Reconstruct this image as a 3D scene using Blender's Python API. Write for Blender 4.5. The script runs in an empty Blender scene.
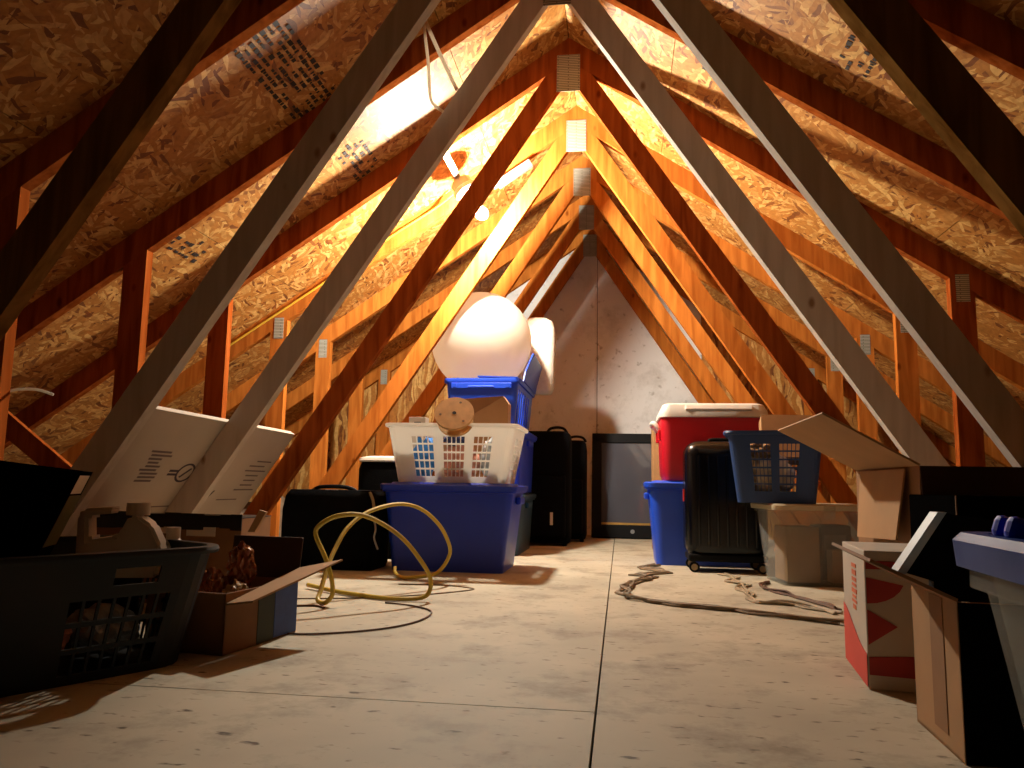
import bpy, bmesh, math, random
from mathutils import Vector, Matrix, noise
random.seed(7)
SC = bpy.context.scene
COL = SC.collection
PI = math.pi
XA = -0.2208          # ridge x

# ------------------------------------------------------------------ materials
def lin(h):
    h = h.lstrip('#')
    o = []
    for i in (0, 2, 4):
        c = int(h[i:i+2], 16) / 255
        o.append(c/12.92 if c <= .04045 else ((c+.055)/1.055)**2.4)
    return (*o, 1)

def newmat(name):
    m = bpy.data.materials.new(name); m.use_nodes = True
    nt = m.node_tree
    b = nt.nodes['Principled BSDF']
    return m, nt, b

def N(nt, t, **k):
    n = nt.nodes.new(t)
    for a, v in k.items():
        setattr(n, a, v)
    return n

def ramp(nt, stops, interp='LINEAR'):
    r = N(nt, 'ShaderNodeValToRGB'); r.color_ramp.interpolation = interp
    e = r.color_ramp.elements
    while len(e) > 1: e.remove(e[-1])
    e[0].position = stops[0][0]; e[0].color = stops[0][1]
    for p, c in stops[1:]:
        x = e.new(p); x.color = c
    return r

def coords(nt, scale=(1, 1, 1), rot=(0, 0, 0), out='Object'):
    tc = N(nt, 'ShaderNodeTexCoord'); mp = N(nt, 'ShaderNodeMapping')
    mp.inputs['Scale'].default_value = scale; mp.inputs['Rotation'].default_value = rot
    nt.links.new(tc.outputs[out], mp.inputs['Vector'])
    return mp.outputs['Vector']

def mix(nt, fac, a, b, mode='MIX'):
    m = N(nt, 'ShaderNodeMix'); m.data_type = 'RGBA'; m.blend_type = mode
    for sock, v in ((m.inputs[0], fac), (m.inputs[6], a), (m.inputs[7], b)):
        if hasattr(v, 'links'): nt.links.new(v, sock)
        else: sock.default_value = v
    return m.outputs[2]

def simple(name, hexc, rough=.5, var=.12, scale=12, metal=0, spec=.5, bump=0, bscale=60, trans=0, alpha=1, coat=0):
    m, nt, b = newmat(name)
    c = lin(hexc)
    v = coords(nt)
    nz = N(nt, 'ShaderNodeTexNoise'); nz.inputs['Scale'].default_value = scale; nz.inputs['Detail'].default_value = 5
    nt.links.new(v, nz.inputs['Vector'])
    d = tuple(x*(1-var) for x in c[:3]) + (1,); l = tuple(min(1, x*(1+var)) for x in c[:3]) + (1,)
    r = ramp(nt, [(.3, d), (.7, l)])
    nt.links.new(nz.outputs['Fac'], r.inputs['Fac']); nt.links.new(r.outputs['Color'], b.inputs['Base Color'])
    b.inputs['Roughness'].default_value = rough; b.inputs['Metallic'].default_value = metal
    b.inputs['Specular IOR Level'].default_value = spec
    b.inputs['Transmission Weight'].default_value = trans
    b.inputs['Alpha'].default_value = alpha
    b.inputs['Coat Weight'].default_value = coat
    if bump:
        n2 = N(nt, 'ShaderNodeTexNoise'); n2.inputs['Scale'].default_value = bscale; n2.inputs['Detail'].default_value = 4
        nt.links.new(v, n2.inputs['Vector'])
        bp = N(nt, 'ShaderNodeBump'); bp.inputs['Strength'].default_value = bump; bp.inputs['Distance'].default_value = .01
        nt.links.new(n2.outputs['Fac'], bp.inputs['Height']); nt.links.new(bp.outputs['Normal'], b.inputs['Normal'])
    return m

def osb(name, dark, mid, light, contrast=1.0):
    """oriented strand board: overlapping stretched flakes, each with its own tone"""
    m, nt, b = newmat(name)
    warp = N(nt, 'ShaderNodeTexNoise'); warp.inputs['Scale'].default_value = 5; warp.inputs['Detail'].default_value = 2
    tc = N(nt, 'ShaderNodeTexCoord'); nt.links.new(tc.outputs['Object'], warp.inputs['Vector'])
    sub = N(nt, 'ShaderNodeVectorMath', operation='SUBTRACT'); nt.links.new(warp.outputs['Color'], sub.inputs[0]); sub.inputs[1].default_value = (.5, .5, .5)
    sc = N(nt, 'ShaderNodeVectorMath', operation='SCALE'); nt.links.new(sub.outputs[0], sc.inputs[0]); sc.inputs['Scale'].default_value = .10
    ad = N(nt, 'ShaderNodeVectorMath', operation='ADD'); nt.links.new(tc.outputs['Object'], ad.inputs[0]); nt.links.new(sc.outputs[0], ad.inputs[1])
    cols = []; facs = []
    for ang, s in ((.35, (15, 62, 1)), (-.75, (14, 54, 1)), (1.35, (17, 66, 1))):
        rt = N(nt, 'ShaderNodeVectorRotate'); rt.rotation_type = 'Z_AXIS'; rt.inputs['Angle'].default_value = ang
        nt.links.new(ad.outputs[0], rt.inputs['Vector'])
        mp = N(nt, 'ShaderNodeVectorMath', operation='MULTIPLY'); nt.links.new(rt.outputs[0], mp.inputs[0]); mp.inputs[1].default_value = s
        vo = N(nt, 'ShaderNodeTexVoronoi'); vo.inputs['Scale'].default_value = 1; vo.inputs['Randomness'].default_value = 1
        nt.links.new(mp.outputs[0], vo.inputs['Vector'])
        sp = N(nt, 'ShaderNodeSeparateColor'); nt.links.new(vo.outputs['Color'], sp.inputs['Color'])
        cols.append(sp.outputs[0]); facs.append(sp.outputs[1])
    def pick(f, thr):
        g = N(nt, 'ShaderNodeMath', operation='GREATER_THAN'); nt.links.new(f, g.inputs[0]); g.inputs[1].default_value = thr
        return g.outputs[0]
    def mixf(f, a, c):
        x = N(nt, 'ShaderNodeMix'); x.data_type = 'FLOAT'
        nt.links.new(f, x.inputs[0]); nt.links.new(a, x.inputs[2]); nt.links.new(c, x.inputs[3]); return x.outputs[0]
    v = mixf(pick(facs[1], .55), cols[0], cols[1])
    v = mixf(pick(facs[2], .6), v, cols[2])
    r = ramp(nt, [(0, lin(dark)), (.07, lin(dark)), (.16, lin(mid)), (.55, lin(mid)), (1, lin(light))])
    nt.links.new(v, r.inputs['Fac'])
    # fine fibre
    fb = N(nt, 'ShaderNodeTexNoise'); fb.inputs['Scale'].default_value = 55; fb.inputs['Detail'].default_value = 6
    nt.links.new(ad.outputs[0], fb.inputs['Vector'])
    fr = ramp(nt, [(.3, (.72, .68, .62, 1)), (.6, (1, 1, 1, 1))]); nt.links.new(fb.outputs['Fac'], fr.inputs['Fac'])
    c = mix(nt, 1.0, r.outputs['Color'], fr.outputs['Color'], 'MULTIPLY')
    nt.links.new(c, b.inputs['Base Color']); b.inputs['Roughness'].default_value = .6
    b.inputs['Specular IOR Level'].default_value = .3
    bp = N(nt, 'ShaderNodeBump'); bp.inputs['Strength'].default_value = .35; bp.inputs['Distance'].default_value = .004
    nt.links.new(v, bp.inputs['Height']); nt.links.new(bp.outputs['Normal'], b.inputs['Normal'])
    return m

def wood(name, base, dark, stretch=(30, 30, 3)):
    m, nt, b = newmat(name)
    v = coords(nt, stretch)
    oi = N(nt, 'ShaderNodeObjectInfo')
    ad = N(nt, 'ShaderNodeVectorMath', operation='ADD'); nt.links.new(v, ad.inputs[0])
    rs = N(nt, 'ShaderNodeVectorMath', operation='SCALE'); rs.inputs[0].default_value = (40, 40, 40); nt.links.new(oi.outputs['Random'], rs.inputs['Scale'])
    nt.links.new(rs.outputs[0], ad.inputs[1])
    nz = N(nt, 'ShaderNodeTexNoise'); nz.inputs['Scale'].default_value = 1; nz.inputs['Detail'].default_value = 5; nz.inputs['Distortion'].default_value = .6
    nt.links.new(ad.outputs[0], nz.inputs['Vector'])
    r = ramp(nt, [(.3, lin(dark)), (.65, lin(base))]); nt.links.new(nz.outputs['Fac'], r.inputs['Fac'])
    # knots
    kv = coords(nt, (9, 9, 5))
    ka = N(nt, 'ShaderNodeVectorMath', operation='ADD'); nt.links.new(kv, ka.inputs[0]); nt.links.new(rs.outputs[0], ka.inputs[1])
    vo = N(nt, 'ShaderNodeTexVoronoi'); nt.links.new(ka.outputs[0], vo.inputs['Vector']); vo.inputs['Scale'].default_value = 1
    kr = ramp(nt, [(.05, (.5, .36, .26, 1)), (.12, (1, 1, 1, 1))]); nt.links.new(vo.outputs['Distance'], kr.inputs['Fac'])
    c = mix(nt, 1.0, r.outputs['Color'], kr.outputs['Color'], 'MULTIPLY')
    nt.links.new(c, b.inputs['Base Color']); b.inputs['Roughness'].default_value = .8; b.inputs['Specular IOR Level'].default_value = 0
    return m

def stained(name, base, light, stain, rough=.7, s1=3.0, s2=26):
    m, nt, b = newmat(name)
    v = coords(nt)
    a = N(nt, 'ShaderNodeTexNoise'); a.inputs['Scale'].default_value = s1; a.inputs['Detail'].default_value = 6; nt.links.new(v, a.inputs['Vector'])
    r = ramp(nt, [(.3, lin(base)), (.7, lin(light))]); nt.links.new(a.outputs['Fac'], r.inputs['Fac'])
    v2 = coords(nt, (1, 2.2, 1), (0, 0, .5))
    s = N(nt, 'ShaderNodeTexNoise'); s.inputs['Scale'].default_value = s2; s.inputs['Detail'].default_value = 3; nt.links.new(v2, s.inputs['Vector'])
    rr = ramp(nt, [(.63, (0, 0, 0, 1)), (.73, (1, 1, 1, 1))]); nt.links.new(s.outputs['Fac'], rr.inputs['Fac'])
    s3 = N(nt, 'ShaderNodeTexNoise'); s3.inputs['Scale'].default_value = 5; s3.inputs['Detail'].default_value = 7; s3.inputs['Roughness'].default_value = .7; nt.links.new(v, s3.inputs['Vector'])
    r3 = ramp(nt, [(.50, (0, 0, 0, 1)), (.74, (.7, .7, .7, 1))]); nt.links.new(s3.outputs['Fac'], r3.inputs['Fac'])
    c = mix(nt, rr.outputs['Color'], r.outputs['Color'], lin(stain))
    c = mix(nt, r3.outputs['Color'], c, lin(stain))
    nt.links.new(c, b.inputs['Base Color']); b.inputs['Roughness'].default_value = rough; b.inputs['Specular IOR Level'].default_value = .3
    return m

def translucent(name, hexc, alpha=.35, rough=.25):
    m, nt, b = newmat(name)
    b.inputs['Base Color'].default_value = lin(hexc); b.inputs['Roughness'].default_value = rough
    b.inputs['Specular IOR Level'].default_value = .25
    tr = N(nt, 'ShaderNodeBsdfTransparent'); tr.inputs['Color'].default_value = (.93, .94, .93, 1)
    mx = N(nt, 'ShaderNodeMixShader'); mx.inputs[0].default_value = alpha
    nt.links.new(tr.outputs[0], mx.inputs[1]); nt.links.new(b.outputs[0], mx.inputs[2])
    nt.links.new(mx.outputs[0], nt.nodes['Material Output'].inputs['Surface'])
    nz = N(nt, 'ShaderNodeTexNoise'); nz.inputs['Scale'].default_value = 9; v = coords(nt); nt.links.new(v, nz.inputs['Vector'])
    r = ramp(nt, [(.3, (alpha*.8,)*3+(1,)), (.7, (min(1, alpha*1.25),)*3+(1,))]); nt.links.new(nz.outputs['Fac'], r.inputs['Fac'])
    nt.links.new(r.outputs['Color'], mx.inputs[0])
    return m

def backlit(name, hexc, amount=.4, rough=.4):
    """thin or milky plastic that lets light through"""
    m, nt, b = newmat(name)
    b.inputs['Base Color'].default_value = lin(hexc); b.inputs['Roughness'].default_value = rough
    nz = N(nt, 'ShaderNodeTexNoise'); nz.inputs['Scale'].default_value = 6; nt.links.new(coords(nt), nz.inputs['Vector'])
    c = lin(hexc); r = ramp(nt, [(.3, tuple(x*.95 for x in c[:3])+(1,)), (.7, c)]); nt.links.new(nz.outputs['Fac'], r.inputs['Fac'])
    nt.links.new(r.outputs['Color'], b.inputs['Base Color'])
    tl = N(nt, 'ShaderNodeBsdfTranslucent'); nt.links.new(r.outputs['Color'], tl.inputs['Color'])
    mx = N(nt, 'ShaderNodeMixShader'); mx.inputs[0].default_value = amount
    nt.links.new(b.outputs[0], mx.inputs[1]); nt.links.new(tl.outputs[0], mx.inputs[2])
    nt.links.new(mx.outputs[0], nt.nodes['Material Output'].inputs['Surface'])
    return m

def plate_mat():
    m, nt, b = newmat('galvanised_plate')
    v = coords(nt, (1, 1, 1), (PI/2, 0, 0))
    br = N(nt, 'ShaderNodeTexBrick'); br.inputs['Scale'].default_value = 1
    br.inputs['Brick Width'].default_value = .09; br.inputs['Row Height'].default_value = .008; br.inputs['Mortar Size'].default_value = .0018
    br.inputs['Color1'].default_value = lin('#b9b7ab'); br.inputs['Color2'].default_value = lin('#a9a79a'); br.inputs['Mortar'].default_value = lin('#6a665a')
    nt.links.new(v, br.inputs['Vector']); nt.links.new(br.outputs['Color'], b.inputs['Base Color'])
    b.inputs['Metallic'].default_value = .1; b.inputs['Roughness'].default_value = .5
    return m

def emission(name, col, strength):
    m, nt, b = newmat(name)
    b.inputs['Base Color'].default_value = (1, 1, 1, 1)
    b.inputs['Emission Color'].default_value = col; b.inputs['Emission Strength'].default_value = strength
    return m

M = dict(
    osb=osb('roof_strand_board', '#7a451c', '#ad7232', '#d8aa64'),
    floor=stained('floor_board', '#a39a87', '#bbb19b', '#524636'),
    subfloor=simple('subfloor', '#2c2118', .9),
    gable=stained('gable_board', '#cfccca', '#dedcda', '#a39e98', s1=2, s2=18),
    pine=wood('pine_lumber', '#bd7230', '#96521e'),
    shadepine=wood('shaded_lumber', '#9c5224', '#763612'),  # shade painted into pine: redder, darker wood for faces the bulb misses
    dimpine=wood('dim_shaded_lumber', '#8a6232', '#64421c'),  # pine darkened for the nearest truss, which little bounced light reaches
    greywood=wood('whitewashed_lumber', '#cfc5ba', '#bcb1a4'),
    plate=plate_mat(),
    steel=simple('galvanised_steel', '#8f8d88', .45, metal=.6),
    porcelain=simple('white_porcelain', '#e4dfd2', .3),
    bulb=emission('lit_bulb', (1, .94, .79, 1), 5200),
    brass=simple('brass', '#b08a48', .4, metal=.8),
    blue=simple('blue_plastic', '#1748c8', .4, .06, 6),
    deepblue=simple('dark_blue_plastic', '#1038c8', .4, .06, 6),
    teal=simple('dark_teal_plastic', '#123c52', .45, .06, 6),
    crate=simple('blue_crate_plastic', '#1444c4', .42, .06, 6),
    navy=simple('navy_plastic', '#243f70', .45, .08, 6),
    littop=simple('lit_bag_top', '#d6cfc2', .45, .05, 6),
    coolerwhite=simple('cooler_lid_plastic', '#d8d2c8', .4, .04, 6),
    red=simple('red_plastic', '#c01224', .4, .05, 6),
    greyb=simple('charcoal_plastic', '#15191c', .5, .08, 6, spec=.3),
    black=simple('black_plastic', '#08080a', .6, .1, 10, spec=.15),
    blackgloss=simple('glossy_black_shell', '#050507', .25, .1, 8, spec=.35),
    blackcloth=simple('black_fabric', '#08090c', .95, .2, 60, spec=.1, bump=.3, bscale=300),
    screen=simple('glossy_screen', '#4c4c54', .12, .05, 5, spec=.6, coat=1.0),
    kraft=simple('kraft_cardboard', '#a67c50', .8, .06, 14),
    kraftd=simple('brown_cardboard', '#8a6038', .8, .08, 14),
    darkcard=simple('dark_printed_card', '#3a2318', .7, .1, 14),
    whitecard=simple('white_card', '#b8ab9c', .75, .04, 10),
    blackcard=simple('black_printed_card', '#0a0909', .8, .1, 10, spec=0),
    olive=simple('olive_print', '#4c4a14', .6, .1),
    tape=simple('black_tape', '#15110e', .5, .1),
    paper=simple('paper_label', '#d8cdbb', .7, .04),
    ink=simple('faded_ink', '#6b5a58', .8, .1),
    inkd=simple('dark_ink', '#2a1d16', .8, .2),
    inkw=simple('purple_black_ink', '#3c303a', .8, .1),
    redp=simple('red_print', '#c8321e', .55, .06),
    dred=simple('deep_red_print', '#9c1e18', .55, .06),
    orange=simple('orange_print', '#c95a2a', .55, .06),
    bluep=simple('blue_print', '#2c4f9a', .55, .2, 30),
    green=simple('dark_green_print', '#26301e', .6, .1),
    ball=backlit('pearl_vinyl', '#e6dccb', .72), whitebk=backlit('white_basket_plastic', '#e9e5de', .5), lidcream=backlit('cream_lid_plastic', '#c9b99a', .3),
    spool=simple('plywood_disc', '#cfa468', .7, .12, 30),
    clothblue=simple('blue_cloth', '#2f6fb4', .9, .35, 25, bump=.5),
    clothnavy=simple('navy_cloth', '#1c2650', .9, .3, 25, bump=.5),
    clothpink=simple('dusty_pink_cloth', '#a8705e', .9, .25, 25, bump=.5),
    clothgrey=simple('grey_cloth', '#9aa0a4', .9, .25, 25, bump=.5),
    clothlit=simple('lit_cloth', '#e6d2ae', .9, .2, 25, bump=.5),  # cloth colour lightened to stand in for light inside the navy basket
    clothtan=simple('tan_cloth', '#8a6a44', .9, .25, 25, bump=.5),
    clothwhite=simple('white_cloth', '#cdc4b4', .9, .1, 25, bump=.4),
    jug=backlit('milky_plastic', '#d2c6b2', .35),
    wrap=simple('shiny_brown_wrap', '#8a4a26', .15, .3, 18, coat=.7),
    wrap2=simple('crumpled_tan_paper', '#a98658', .35, .25, 20, coat=.3),
    hose=simple('yellow_cord', '#c0a63c', .5, .08, 30),
    cordb=simple('brown_cord', '#5c3c26', .6, .1),
    cordg=simple('grey_brown_cord', '#7d6a52', .6, .25, 40),
    cordl=simple('light_grey_cord', '#9b8a70', .6, .2, 40),
    romex=simple('yellow_cable_sheath', '#d2a632', .5, .05),
    romexw=backlit('white_cable_sheath', '#e6dccb', .5),
    clear=translucent('clear_plastic', '#b9b6ae', .20),
    clearb=translucent('blue_clear_plastic', '#123a86', .9, .45),
    insul=simple('loose_insulation', '#6b5a48', .95, .4, 18, bump=.8, bscale=25),
    chrome=simple('silver_trim', '#a8adb0', .3, .05, metal=.7),
    wheel=simple('grey_wheel', '#8c7c5c', .6),
    yellowlab=simple('olive_strip', '#8c8a3c', .6),
)

# ------------------------------------------------------------------ geometry helpers
class G:
    """collects geometry (in the frame of the thing) and links it as one mesh"""
    def __init__(s): s.bm = bmesh.new()
    def _add(s, bm, mat=None):
        if mat is not None: bmesh.ops.transform(bm, matrix=mat, verts=bm.verts)
        me = bpy.data.meshes.new('tmp'); bm.to_mesh(me); bm.free(); s.bm.from_mesh(me); bpy.data.meshes.remove(me)
        return s
    def box(s, c, size, bev=0, rot=None, seg=2):
        bm = bmesh.new(); bmesh.ops.create_cube(bm, size=1)
        bmesh.ops.scale(bm, vec=size, verts=bm.verts)
        if bev: bmesh.ops.bevel(bm, geom=list(bm.edges), offset=bev, segments=seg, affect='EDGES', profile=.5)
        mat = Matrix.Translation(c)
        if rot is not None:
            r = Matrix.Identity(4)
            for ax, a in zip('XYZ', rot): r = Matrix.Rotation(a, 4, ax) @ r
            mat = mat @ r
        return s._add(bm, mat)
    def bx(s, x0, x1, y0, y1, z0, z1, bev=0):
        return s.box(((x0+x1)/2, (y0+y1)/2, (z0+z1)/2), (x1-x0, y1-y0, z1-z0), bev)
    def prism(s, pts, vec):
        """planar polygon of 3D points extruded along vec"""
        bm = bmesh.new(); vec = Vector(vec)
        a = [bm.verts.new(p) for p in pts]; b = [bm.verts.new(Vector(p)+vec) for p in pts]
        bm.faces.new(a); bm.faces.new(b[::-1]); n = len(pts)
        for i in range(n): bm.faces.new((a[i], b[i], b[(i+1) % n], a[(i+1) % n]))
        bmesh.ops.recalc_face_normals(bm, faces=bm.faces)
        return s._add(bm)
    def cyl(s, p0, p1, r0, r1=None, n=20):
        p0, p1 = Vector(p0), Vector(p1); d = p1-p0
        bm = bmesh.new(); bmesh.ops.create_cone(bm, cap_ends=True, segments=n, radius1=r0, radius2=r0 if r1 is None else r1, depth=d.length)
        q = Vector((0, 0, 1)).rotation_difference(d.normalized()).to_matrix().to_4x4()
        return s._add(bm, Matrix.Translation((p0+p1)/2) @ q)
    def lathe(s, prof, mat=None, n=28):
        bm = bmesh.new(); rings = []
        for r, z in prof:
            rings.append([bm.verts.new((r*math.cos(2*PI*i/n), r*math.sin(2*PI*i/n), z)) for i in range(n)])
        for a, b in zip(rings, rings[1:]):
            for i in range(n): bm.faces.new((a[i], a[(i+1) % n], b[(i+1) % n], b[i]))
        bm.faces.new(rings[0][::-1]); bm.faces.new(rings[-1])
        bmesh.ops.remove_doubles(bm, verts=bm.verts, dist=1e-6)
        bmesh.ops.recalc_face_normals(bm, faces=bm.faces)
        return s._add(bm, mat)
    def sphere(s, c, r, sub=3, scale=(1, 1, 1), wob=0, freq=8, seed=0):
        bm = bmesh.new(); bmesh.ops.create_icosphere(bm, subdivisions=sub, radius=1)
        for v in bm.verts:
            k = 1
            if wob: k += wob*noise.fractal(v.co*freq*.3+Vector((seed*7.1, seed*3.3, 0)), 1, 2, 3)
            v.co = Vector((v.co.x*r*scale[0]*k, v.co.y*r*scale[1]*k, v.co.z*r*scale[2]*k))
        return s._add(bm, Matrix.Translation(c))
    def tube(s, pts, r, n=8, smooth=4):
        P = [Vector(p) for p in pts]
        if smooth and len(P) > 2:
            Q = []
            for i in range(len(P)-1):
                a = P[max(i-1, 0)]; b = P[i]; c = P[i+1]; d = P[min(i+2, len(P)-1)]
                for k in range(smooth):
                    t = k/smooth
                    Q.append(.5*((2*b)+(c-a)*t+(2*a-5*b+4*c-d)*t*t+(3*b-a-3*c+d)*t**3))
            Q.append(P[-1]); P = Q
        bm = bmesh.new(); rings = []; up = Vector((0, 0, 1)); prevn = None
        for i, p in enumerate(P):
            t = (P[min(i+1, len(P)-1)]-P[max(i-1, 0)]).normalized()
            nrm = t.cross(up) if prevn is None else prevn - t*prevn.dot(t)
            if nrm.length < 1e-5: nrm = t.cross(Vector((1, 0, 0)))
            nrm.normalize(); prevn = nrm; bn = t.cross(nrm)
            rings.append([bm.verts.new(p+r*(math.cos(2*PI*k/n)*nrm+math.sin(2*PI*k/n)*bn)) for k in range(n)])
        for a, b in zip(rings, rings[1:]):
            for i in range(n): bm.faces.new((a[i], a[(i+1) % n], b[(i+1) % n], b[i]))
        bm.faces.new(rings[0][::-1]); bm.faces.new(rings[-1])
        bmesh.ops.recalc_face_normals(bm, faces=bm.faces)
        return s._add(bm)
    def loft(s, loops, cap0=True, cap1=True, c=(0, 0, 0)):
        """rounded rectangles (a, b, z, r[, dx, dy]) joined in order"""
        bm = bmesh.new(); rings = []
        for L in loops:
            a, b, z, r = L[:4]; dx, dy = (L[4], L[5]) if len(L) > 4 else (0, 0)
            ring = []
            for sx, sy, a0 in ((1, 1, 0), (-1, 1, PI/2), (-1, -1, PI), (1, -1, 1.5*PI)):
                for k in range(6):
                    t = a0+k/5*PI/2
                    ring.append(bm.verts.new((dx+sx*(a-r)+r*math.cos(t)+c[0], dy+sy*(b-r)+r*math.sin(t)+c[1], z+c[2])))
            rings.append(ring)
        n = len(rings[0])
        for p, q in zip(rings, rings[1:]):
            for i in range(n): bm.faces.new((p[i], p[(i+1) % n], q[(i+1) % n], q[i]))
        if cap0: bm.faces.new(rings[0][::-1])
        if cap1: bm.faces.new(rings[-1])
        bmesh.ops.recalc_face_normals(bm, faces=bm.faces)
        return s._add(bm)
    def tub(s, at, bt, ab, bb, h, r=.03, t=.004, lip=.012, liph=.02, c=(0, 0, 0)):
        return s.loft([(ab, bb, 0, r*.7), (at, bt, h-liph, r), (at+lip, bt+lip, h-liph+.002, r+lip), (at+lip, bt+lip, h-.003, r+lip),
                       (at+lip-.003, bt+lip-.003, h, r+lip), (at-t, bt-t, h, r), (at-t, bt-t, h-.006, r), (ab-t, bb-t, t*2, r*.7)], c=c)
    def build(s, name, mat, parent=None, loc=(0, 0, 0), rot=(0, 0, 0), smooth=False, solid=0):
        me = bpy.data.meshes.new(name); s.bm.normal_update(); s.bm.to_mesh(me); s.bm.free()
        if smooth:
            me.shade_smooth()
        o = bpy.data.objects.new(name, me); COL.objects.link(o); o.location = loc; o.rotation_euler = rot
        if isinstance(mat, (list, tuple)):
            for x in mat: me.materials.append(x)
        elif mat: me.materials.append(mat)
        if parent: o.parent = parent
        if smooth:
            em = o.modifiers.new('split', 'EDGE_SPLIT'); em.split_angle = math.radians(38)
        if solid:
            sm = o.modifiers.new('thick', 'SOLIDIFY'); sm.thickness = solid; sm.offset = 0
        return o

def thing(name, label, cat, loc=(0, 0, 0), rotz=0, group=None):
    o = bpy.data.objects.new(name, None); COL.objects.link(o); o.empty_display_size = .05
    o.location = loc; o.rotation_euler = (0, 0, rotz)
    o['label'] = label; o['category'] = cat; o['kind'] = 'thing'
    if group: o['group'] = group
    return o
def tag(o, label, cat, group=None, kind='thing'):
    o['label'] = label; o['category'] = cat; o['kind'] = kind
    if group: o['group'] = group
    return o
def struct(o, label, cat):
    o['kind'] = 'structure'; o['label'] = label; o['category'] = cat; return o

def basket_wall(at, bt, ab, bb, h, r, wins_x, wins_y, rows, t=.0035, hb=.8, extra=None):
    """tapered walls with real openings; wins: (t0, t1, columns) along the straight part of a side; rows: (v0, v1, n)"""
    g = G(); bm = g.bm
    def ts(wins):
        L = {-1.0: None, 1.0: None}; holes = []
        for a, b, n in wins:
            w = (b-a)/(n-(1-hb))
            for i in range(n):
                x0 = a+i*w; x1 = x0+w*hb; L[x0] = L[x1] = None; holes.append((x0, x1))
        return sorted(L), holes
    tx, hx = ts(wins_x); ty, hy = ts(wins_y)
    if extra: ty = sorted(set(ty) | {extra[0], extra[1]})
    v0, v1, nr = rows; vs = {0.0, 1.0}; hv = []
    w = (v1-v0)/(nr-(1-hb))
    for i in range(nr):
        a = v0+i*w; b = a+w*hb; vs |= {a, b}; hv.append((a, b))
    if extra: vs |= {extra[2], extra[3]}
    vs = sorted(vs)
    per = []          # (kind, data, hole-after?)
    def inh(x, H): return any(a-1e-6 <= x <= b+1e-6 for a, b in H)
    for side in range(4):
        T, H = ((tx, hx), (ty, hy))[side % 2]
        for i, x in enumerate(T):
            nx = T[i+1] if i+1 < len(T) else None
            per.append(('s', side, x, nx is not None and inh((x+nx)/2, H)))
        for k in range(1, 5): per.append(('c', side, k/5, False))
    def pos(p, v):
        a = ab+(at-ab)*v; b = bb+(bt-bb)*v; z = h*v; side = p[1]
        A, B = a-r, b-r
        if p[0] == 's':
            x = p[2]
            return [(x*A, -b, z), (a, x*B, z), (-x*A, b, z), (-a, -x*B, z)][side]
        cx, cy = [(A, -B), (A, B), (-A, B), (-A, -B)][side]
        th = -PI/2+side*PI/2+p[2]*PI/2
        return (cx+r*math.cos(th), cy+r*math.sin(th), z)
    rings = [[bm.verts.new(pos(p, v)) for p in per] for v in vs]
    n = len(per)
    for j in range(len(vs)-1):
        rowhole = inh((vs[j]+vs[j+1])/2, hv)
        for i in range(n):
            if rowhole and per[i][3]: continue
            if extra and per[i][0] == 's' and per[i][1] in (1, 3) and per[(i+1) % n][0] == 's' and extra[0]-1e-6 <= min(per[i][2], per[(i+1) % n][2]) and max(per[i][2], per[(i+1) % n][2]) <= extra[1]+1e-6 and extra[2]-1e-6 <= vs[j] and vs[j+1] <= extra[3]+1e-6: continue
            bm.faces.new((rings[j][i], rings[j][(i+1) % n], rings[j+1][(i+1) % n], rings[j+1][i]))
    bm.faces.new(rings[0][::-1])
    return g
def rim_ring(a, b, z, r, w, hgt):
    return G().loft([(a, b, z-hgt, r), (a+w, b+w, z-hgt, r+w), (a+w+.002, b+w+.002, z-hgt*.5, r+w), (a+w, b+w, z, r+w), (a, b, z+.001, r), (a-.003, b-.003, z, r), (a-.003, b-.003, z-hgt, r), (a, b, z-hgt, r)], cap0=False, cap1=False)

# ------------------------------------------------------------------ setting
YB = 5.63
# floor of large boards with open joints
g = G()
xs = [(-3.5, -.0388), (-.0352, 1.22), (1.224, 3.5)]
ycut = {0: [-1.2, 1.238, 3.68, YB+.05], 1: [-1.2, .02, 2.46, 4.9, YB+.05], 2: [-1.2, 1.2, 3.64, YB+.05]}
for i, (x0, x1) in enumerate(xs):
    yc = ycut[i]
    for y0, y1 in zip(yc, yc[1:]): g.bx(x0, x1, y0+.0016, y1-.0016, -.018, 0)
fl = struct(g.build('floor', M['floor']), 'worn grey beige board floor with dark scuffs and joints', 'floor')
struct(G().bx(-3.5, 3.5, -1.2, YB+.05, -.05, -.019).build('floor_base', M['subfloor']), 'dark layer beneath the floor boards', 'floor')

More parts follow.
